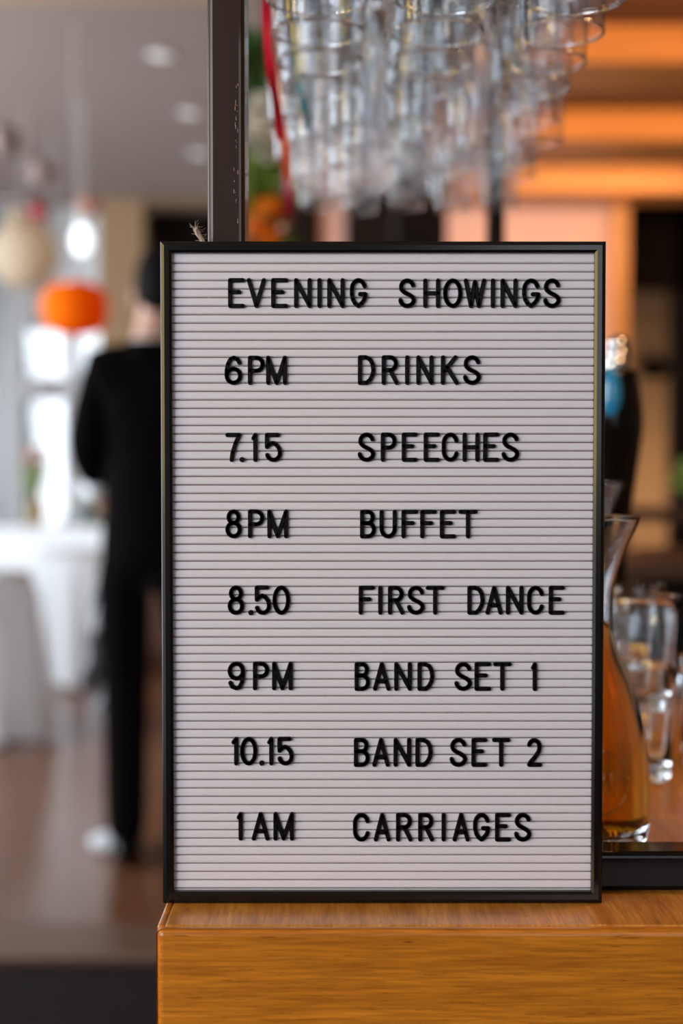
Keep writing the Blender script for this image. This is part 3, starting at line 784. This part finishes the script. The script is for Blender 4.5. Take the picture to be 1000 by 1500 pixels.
def leaves(bm, c, R, n, L, W, sq=1):
    for k in range(n):
        d = Vector((random.gauss(0, 1), random.gauss(0, 1), random.gauss(0, 1) * sq)).normalized()
        p = Vector(c) + Vector((d.x * R, d.y * R, d.z * R * sq)) * random.uniform(.2, 1)
        s = d.cross(Vector((random.gauss(0, 1), random.gauss(0, 1), random.gauss(0, 1)))).normalized()
        up_ = d.cross(s)
        vs = [bm.verts.new(q) for q in (p, p + d * L * .4 + s * W + up_ * L * .05, p + d * L, p + d * L * .4 - s * W + up_ * L * .05)]
        m_ = bm.verts.new(p + d * L * .45 - up_ * L * .08)
        bm.faces.new((vs[0], vs[1], m_)); bm.faces.new((vs[1], vs[2], m_)); bm.faces.new((vs[2], vs[3], m_)); bm.faces.new((vs[3], vs[0], m_))
    return bm
t = thing('potted_plant', (c.x + .02, 5.6, c.z), 'small yellow-green plant in a dark pot at the right edge', 'plant')
obj('pot', lathe(bmesh.new(), [(0, 0), (.035, 0), (.05, .06), (.044, .06), (.04, .05), (0, .05)], (c.x + .02, 5.6, c.z + .001), 20), M['dblack'], t, smooth=True)
f = obj('foliage', leaves(bmesh.new(), (c.x + .02, 5.6, c.z + .11), .05, 60, .05, .012), M['leafb'], t, recalc=False); f['kind'] = 'stuff'

# ------------------------------------------------------------------ flowers beyond the post
def flower(bm, c, r, n=22):
    for k in range(n):
        a = k * 2.4; q = (k / n) ** .6
        d = Vector((math.cos(a) * q, -(1.05 - q), math.sin(a) * q)).normalized()
        leaf_r = r * (.35 + .5 * q)
        p = Vector(c) + d * r * .35
        s = d.cross(Vector((0, 0, 1))).normalized(); u = d.cross(s)
        vs = [bm.verts.new(x) for x in (p, p + d * leaf_r * .6 + s * leaf_r * .5, p + d * leaf_r + u * .002, p + d * leaf_r * .6 - s * leaf_r * .5)]
        bm.faces.new(vs)
    return bm
yf = 3.0
cx = P(389, 200, yf).x
t = thing('flower_garland', (cx, yf, 2.60), 'hanging garland of green leaves with cream and orange flowers behind the post', 'garland')
zt, zb = 2.86, P(0, 352, yf).z - 0.35
obj('cord', tube(bmesh.new(), [(cx, yf, zt), (cx, yf, zb + .02)], .004), M['bark'], t)
for py, R, n, mm in ((95, .055, 120, 'leaf'), (140, .04, 60, 'leaf'), (235, .04, 60, 'leaf'), (268, .05, 90, 'leafb'), (300, .045, 70, 'leafb'), (385, .06, 100, 'leaf')):
    f = obj('foliage', leaves(bmesh.new(), (cx, yf, P(0, py, yf).z), R, n, .05, .013), M[mm], t, recalc=False); f['kind'] = 'stuff'
for py, dx, r, mm in ((172, 0.0, .045, 'petalw'), (205, 0.004, .05, 'petalw'), (330, .01, .055, 'petalo'), (352, -.01, .04, 'petalo')):
    o = obj('flower', flower(bmesh.new(), (cx + dx, yf - .03, P(0, py, yf).z), r, 40), M[mm], t, recalc=False)

# ------------------------------------------------------------------ left side: lamps, lanterns, garland
for i, (px, py) in enumerate(((236, 86), (278, 169), (292, 228))):
    d = (ZC - CAMZ) * F / (680 - py)
    c = P(px, py, d)
    t = thing('downlight', (c.x, d, ZC), ['round ceiling downlight nearest the camera', 'second round ceiling downlight from the camera', 'faintest and farthest round ceiling downlight'][i], 'downlight', 'ceiling downlights')
    obj('trim_ring', lathe(bmesh.new(), [(.045, 0), (.06, -.002), (.062, -.008), (.05, -.012), (.045, -.008)], (c.x, d, ZC), 28), M['white'], t, smooth=True)
    obj('lens', lathe(bmesh.new(), [(0, -.014), (.03, -.012), (.048, -.004), (0, -.002)], (c.x, d, ZC), 28), M['dlight'], t, smooth=True)
def lantern(px, py, d, rx, rz, m, label, sq=1, ribs=12):
    c = P(px, py, d)
    t = thing('paper_lantern', (c.x, d, c.z), label, 'paper lantern', 'round paper lanterns')
    pr = []
    n = ribs * 4
    for i in range(n + 1):
        a = -PI / 2 + .2 + (PI - .4) * i / n
        k = 1 + .012 * math.cos(i * PI / 2)
        pr.append((rx * math.cos(a) ** sq * k, rz * math.copysign(abs(math.sin(a)) ** sq, a)))
    obj('shade', lathe(bmesh.new(), pr, (c.x, d, c.z), 36), m, t, smooth=True)
    obj('opening_ring', lathe(bmesh.new(), [(pr[-1][0] - .004, pr[-1][1]), (pr[-1][0] + .004, pr[-1][1]), (pr[-1][0] + .004, pr[-1][1] + .006), (pr[-1][0] - .004, pr[-1][1] + .006)], (c.x, d, c.z), 24), M['white'], t)
    obj('cord', tube(bmesh.new(), [(c.x, d, c.z + pr[-1][1]), (c.x, d, ZC)], .002, 5), M['white'], t)
lantern(35, 372, 7.2, .165, .175, M['cream'], 'large cream round paper lantern near the left edge')
lantern(110, 452, 5.8, .130, .108, M['orange'], 'bright orange squat paper lantern in front of the windows', 0.7)
lantern(78, 446, 7.6, .085, .085, M['peachp'], 'small peach paper lantern half hidden by the orange one')
c = P(120, 352, 7.0)
t = thing('pendant_lamp', (c.x, 7.0, c.z), 'glowing white pendant lamp hanging above the orange lantern', 'pendant lamp')
bm = bmesh.new(); ball(bm, (c.x, 7.0, c.z), .048, .048, .072); obj('globe', bm, M['lamp'], t, smooth=True)
obj('cap', lathe(bmesh.new(), [(0, .07), (.03, .07), (.025, .11), (0, .12)], (c.x, 7.0, c.z), 20), M['white'], t)
obj('cord', tube(bmesh.new(), [(c.x, 7.0, c.z + .11), (c.x, 7.0, ZC)], .003, 6), M['white'], t)
# party garland of paper pompoms strung under the ceiling
t = thing('pompom_garland', (P(0, 170, 5.2).x, 5.2, P(0, 170, 5.2).z), 'string of small paper pompoms sloping down at upper left', 'garland')
gp = [P(-80, 100, 4.9), P(-10, 175, 5.2), P(60, 240, 5.8), P(130, 290, 6.6), P(150, 285, 7.4)]
ceil_a = Vector((gp[0].x, gp[0].y, ZC)); ceil_b = Vector((gp[-1].x, gp[-1].y, ZC))
obj('cord', tube(bmesh.new(), [ceil_a] + gp + [ceil_b], .003, 5), M['wax'], t)
def puff(c, r):
    bm = bmesh.new(); ball(bm, c, r, u=20, v=12, fn=lambda v: 1 + .12 * math.sin(v.x * 14) * math.sin(v.z * 13 + v.y * 9)); return bm
for px, py, d, r, mm in ((8, 205, 5.2, .055, 'wax'), (60, 252, 5.8, .05, 'wax'), (57, 310, 6.0, .038, 'petalr'), (130, 302, 6.6, .05, 'orangebrown'), (25, 318, 5.6, .035, 'cream')):
    q = P(px, py, d)
    pp = obj('pompom', puff(q, r), M[mm], t, smooth=True)
    zc = min(gp, key=lambda g_: abs(g_.x - q.x)).z
    obj('thread', tube(bmesh.new(), [q + Vector((0, 0, r * .8)), Vector((q.x, q.y, max(zc, q.z + r)))], .0015, 4), M['wax'], pp) if False else obj('thread', tube(bmesh.new(), [q + Vector((0, 0, r * .8)), Vector((q.x, q.y, max(zc, q.z + r * 1.3)))], .0015, 4), M['wax'], t)

# tables under white cloths
def cloth_table(x, y, r, lab, lab2, items):
    t = thing('round_table', (x, y, 0), lab, 'table')
    obj('tabletop', lathe(bmesh.new(), [(0, .70), (r - .02, .70), (r - .02, .73), (0, .73)], (x, y, 0), 40), M['wood2'], t)
    obj('pedestal', lathe(bmesh.new(), [(0, 0), (.25, 0), (.24, .03), (.05, .06), (.04, .70), (0, .70)], (x, y, 0), 24), M['wood2'], t)
    bm = bmesh.new(); seg = 72; rings = []
    c0 = bm.verts.new((x, y, .736))
    for j in range(10):
        ring = []
        for k in range(seg):
            a = 2 * PI * k / seg
            if j == 0: rr, z = r * .6, .736
            elif j == 1: rr, z = r - .01, .736
            else:
                f = (j - 1) / 8; z = .73 - .70 * f
                rr = r + .012 + f * (.05 + .05 * math.cos(a * 11 + x))
            ring.append(bm.verts.new((x + rr * math.cos(a), y + rr * math.sin(a), z)))
        rings.append(ring)
    for k in range(seg): bm.faces.new((c0, rings[0][k], rings[0][(k + 1) % seg]))
    for a_, b_ in zip(rings, rings[1:]):
        for k in range(seg): bm.faces.new((a_[k], b_[k], b_[(k + 1) % seg], a_[(k + 1) % seg]))
    o = obj('tablecloth', bm, M['cloth'], smooth=True)
    tag(o, lab2, 'tablecloth')
t1 = P(-35, 900, 6.5).x; t2 = P(100, 900, 7.6).x
cloth_table(t1, 6.3, .30, 'round table under white cloth cut by the left edge', 'white floor-length cloth on the table cut by the left edge', 0)
cloth_table(t2, 7.9, .22, 'small round table under white cloth left of the man', 'white floor-length cloth on the small table left of the man', 0)
# centrepiece: vase with red flowers
c = P(44, 700, 8.6)
t = thing('console_table', (c.x, 8.7, 0), 'pale narrow sideboard by the window left of the man', 'sideboard')
obj('top', B(c.x - .35, c.x + .55, 8.6, 8.9, .80, .84, bev=.004), M['white'], t)
obj('body', B(c.x - .32, c.x + .52, 8.62, 8.88, 0.0, .80), M['white'], t)
t = thing('flower_vase', (c.x, 8.75, .841), 'amber glass vase of dark red flowers near the left window', 'vase')
obj('vase', lathe(bmesh.new(), [(0, 0), (.04, 0), (.06, .06), (.05, .14), (.03, .18), (.025, .18), (.044, .13), (.05, .06), (0, .02)], (c.x, 8.75, .841), 24), mat('amber_glass', (.6, .4, .15), .1, trans=.6), t, smooth=True)
obj('stem', tube(bmesh.new(), [(c.x, 8.75, .86), (c.x, 8.75, 1.26)], .01, 6), M['leaf'], t)
f = obj('foliage', leaves(bmesh.new(), (c.x, 8.75, 1.15), .07, 80, .06, .015), M['leafb'], t, recalc=False); f['kind'] = 'stuff'
for dx, dz, r, mm in ((-.03, 1.28, .045, 'peachp'), (.05, 1.27, .055, 'petalr')):
    obj('flower', flower(bmesh.new(), (c.x + dx, 8.72, dz), r, 40), M[mm], t, recalc=False)
# wooden chair by the doorway: warm brown shape to the right of the man's leg
t = thing('wooden_cabinet', (-1.0, 8.9, 0), 'low dark brown wooden cabinet in the dark doorway behind the man', 'cabinet')
a, b = P(203, 900, 8.8).x, P(330, 900, 8.8).x
bmc = B(a, b, 8.7, 9.1, 0.06, .85, bev=.005); obj('body', bmc, M['trim'], t)
obj('plinth', B(a + .02, b - .02, 8.72, 9.08, 0, .06), M['wood2'], t)
for k in range(2):
    w_ = (b - a) / 2
    dd = obj('door', B(a + k * w_ + .01, a + (k + 1) * w_ - .01, 8.685, 8.7, .09, .82, bev=.003), M['trim'], t)
    obj('knob', tube(bmesh.new(), [(a + w_ + (-.05 if k == 0 else .05), 8.665, .5), (a + w_ + (-.05 if k == 0 else .05), 8.685, .5)], .012), M['chrome'], dd)
# crumpled white napkin modelled for an unidentified pale shape by his foot
c = P(157, 1243, 4.5); yn = CAMZ * F / (1250 - 680)
xn = (157 - 500) / F * yn
bm = bmesh.new(); ball(bm, (xn, yn, .030), .062, .05, .030, u=24, v=14, fn=lambda v: 1 + .14 * math.sin(v.x * 9 + v.y * 4) * math.cos(v.z * 8 + v.x * 5))
for v in bm.verts: v.co.z = max(v.co.z, 0.001)
tag(obj('lump', bm, M['cloth']), "crumpled white napkin on the floor by the man's foot", 'lump')

# ------------------------------------------------------------------ the man walking away
MY = DZ(1262, 0); MX = P(224, 1000, MY).x
man = thing('person', (MX, MY, 0), 'dark-haired man in a black suit walking away carrying a grey checked cloth', 'person')
def W(x, y, z): return Vector((MX + x, MY + y, z))
# body: pelvis(0) spine chest neck head, arms, legs
V = [W(0, 0, .96), W(0, .01, 1.12), W(0, .02, 1.30), W(0, .01, 1.44), W(0, .01, 1.50), W(.012, .02, 1.57), W(.03, .03, 1.66), W(.035, .03, 1.75),
     W(-.165, .01, 1.46), W(-.197, -.01, 1.21), W(-.190, .19, 1.11), W(-.185, .25, 1.075),
     W(.165, .01, 1.46), W(.215, -.02, 1.19), W(.225, .08, .95), W(.225, .11, .88),
     W(-.09, 0, .90), W(-.085, .03, .52), W(-.082, -.02, .10), W(-.075, .10, .045),
     W(.10, 0, .90), W(.12, .16, .54), W(.12, .06, .15), W(.125, .17, .08)]
E = [(0, 1), (1, 2), (2, 3), (3, 4), (4, 5), (5, 6), (6, 7), (3, 8), (8, 9), (9, 10), (10, 11), (3, 12), (12, 13), (13, 14), (14, 15), (0, 16), (16, 17), (17, 18), (18, 19), (0, 20), (20, 21), (21, 22), (22, 23)]
R = [(.10, .08), (.11, .08), (.14, .10), (.11, .08), .055, .06, (.075, .09), (.06, .075),
     .05, .04, .027, .03, .05, .04, .027, .03, .08, .055, .036, .03, .08, .055, .036, .03]
skin('body', V, E, R, M['skin'], man)
# fingers: short skinned chains rooted in each palm
for side, hand, fdir, out in ((-1, V[11], Vector((.1, .75, -.6)), Vector((1, 0, 0))), (1, V[15], Vector((0, .25, -1)), Vector((0, 1, 0)))):
    fdir.normalize(); crv = fdir.cross(out).normalized()
    for k in range(4):
        base = hand + out * (k - 1.5) * .019; L = (.065, .078, .074, .058)[k]
        pts = [base, base + fdir * L * .5, base + fdir * L * .8 + crv * .014, base + fdir * L + crv * .032]
        skin('finger', pts, [(0, 1), (1, 2), (2, 3)], [.010, .009, .008, .007], M['skin'], man, sub=1)
    b_ = hand + out * .03 - fdir * .03
    skin('thumb', [b_, b_ + out * .025 + fdir * .02, b_ + out * .032 + fdir * .05], [(0, 1), (1, 2)], [.012, .010, .009], M['skin'], man, sub=1)
# face details on the far side and ears
for s in (-1, 1):
    bm = bmesh.new(); ball(bm, W(.03 + s * .083, .03, 1.655), .012, .022, .034, u=12, v=8); obj('ear', bm, M['skin'], man, smooth=True)
    bm = bmesh.new(); ball(bm, W(.03 + s * .032, .118, 1.675), .013, .010, .009, u=12, v=8); obj('eye', bm, M['shirt'], man, smooth=True)
bm = bmesh.new(); lathe(bm, [(0, .03), (.009, .01), (.014, -.012), (0, -.016)], W(.03, .125, 1.65), 10); obj('nose', bm, M['skin'], man, smooth=True)
bm = bmesh.new(); ball(bm, W(.03, .112, 1.605), .024, .008, .006, u=12, v=8); obj('mouth', bm, M['petalr'], man, smooth=True)
bm = bmesh.new()
ball(bm, W(.038, .015, 1.695), .088, .108, .118, u=28, v=20, fn=lambda v: 1 + .02 * math.sin(v.x * 30) * math.sin(v.z * 26))
for v in list(bm.verts):
    if v.co.y > MY + .075 and v.co.z < 1.73: v.co.y = MY + .05
    if v.co.z < 1.615: v.co.z = 1.615 - (1.615 - v.co.z) * .5
obj('hair', bm, M['hair'], man, smooth=True)
# jacket and trousers follow the body
JV = [W(0, 0, .82), W(0, 0, .94), W(0, .01, 1.14), W(0, .02, 1.32), W(0, .01, 1.42), W(0, .01, 1.535),
      W(-.150, .01, 1.445), W(-.195, -.01, 1.215), W(-.190, .15, 1.12), W(.150, .01, 1.445), W(.212, -.02, 1.20), W(.222, .07, .98)]
JE = [(0, 1), (1, 2), (2, 3), (3, 4), (4, 5), (4, 6), (6, 7), (7, 8), (4, 9), (9, 10), (10, 11)]
JR = [(.178, .14), (.165, .13), (.150, .11), (.165, .12), (.14, .10), (.085, .08), .072, .064, .050, .07, .056, .044]
skin('jacket', JV, JE, JR, M['suit'], man)
obj('jacket_collar', lathe(bmesh.new(), [(.092, 1.475), (.088, 1.50), (.076, 1.525), (.070, 1.525), (.070, 1.49)], (MX, MY + .01, 0), 24), M['suit'], man, smooth=True)
TV = [W(0, 0, .94), W(-.088, 0, .84), W(-.085, .03, .52), W(-.082, .0, .045), W(.09, 0, .84), W(.12, .16, .54), W(.12, .06, .10)]
skin('trousers', TV, [(0, 1), (1, 2), (2, 3), (0, 4), (4, 5), (5, 6)], [.105, .092, .073, .064, .092, .073, .064], M['suit'], man)
for s, c_ in ((-1, W(-.082, -.02, .0)), (1, W(.12, .06, .03))):
    bm = bmesh.new()
    ball(bm, c_ + Vector((0, .07, .048)), .050, .155, .055, u=20, v=12)
    for v in bm.verts: v.co.z = max(v.co.z, c_.z + .004)
    obj('shoe', bm, M['black'], man, smooth=True)
obj('shirt_collar', lathe(bmesh.new(), [(.064, 1.505), (.064, 1.53), (.060, 1.532), (.058, 1.505)], (MX, MY + .01, 0), 24), M['shirt'], man, smooth=True)
obj('shirt_cuff', tube(bmesh.new(), [W(-.190, .155, 1.118), W(-.189, .205, 1.100)], .036, 14), M['shirt'], man, smooth=True)
# grey checked cloth hanging over his forearm
bm = bmesh.new(); gr = []
nu, nv = 16, 20
for j in range(nv + 1):
    f = j / nv; row = []
    xl_ = -.185 - .105 * f ** 1.2; xr_ = -.07 - .09 * f
    z = 1.04 - .55 * f
    for i in range(nu + 1):
        u = i / nu
        zz_ = z + (.03 * math.sin(u * 5) - .10 * u * f)
        row.append(bm.verts.new(W(xl_ + (xr_ - xl_) * u, .235 + .028 * math.sin(u * 13 + f) * (.3 + f), zz_)))
    gr.append(row)
for j in range(nv):
    for i in range(nu): bm.faces.new((gr[j][i], gr[j][i + 1], gr[j + 1][i + 1], gr[j + 1][i]))
o = obj('carried_cloth', bm, M['tweed'], smooth=True, recalc=False)
m = o.modifiers.new('s', 'SOLIDIFY'); m.thickness = .006
tag(o, "grey checked cloth hanging from the man's left hand", 'cloth')

man.scale = (1.03, 1.03, 1.045)
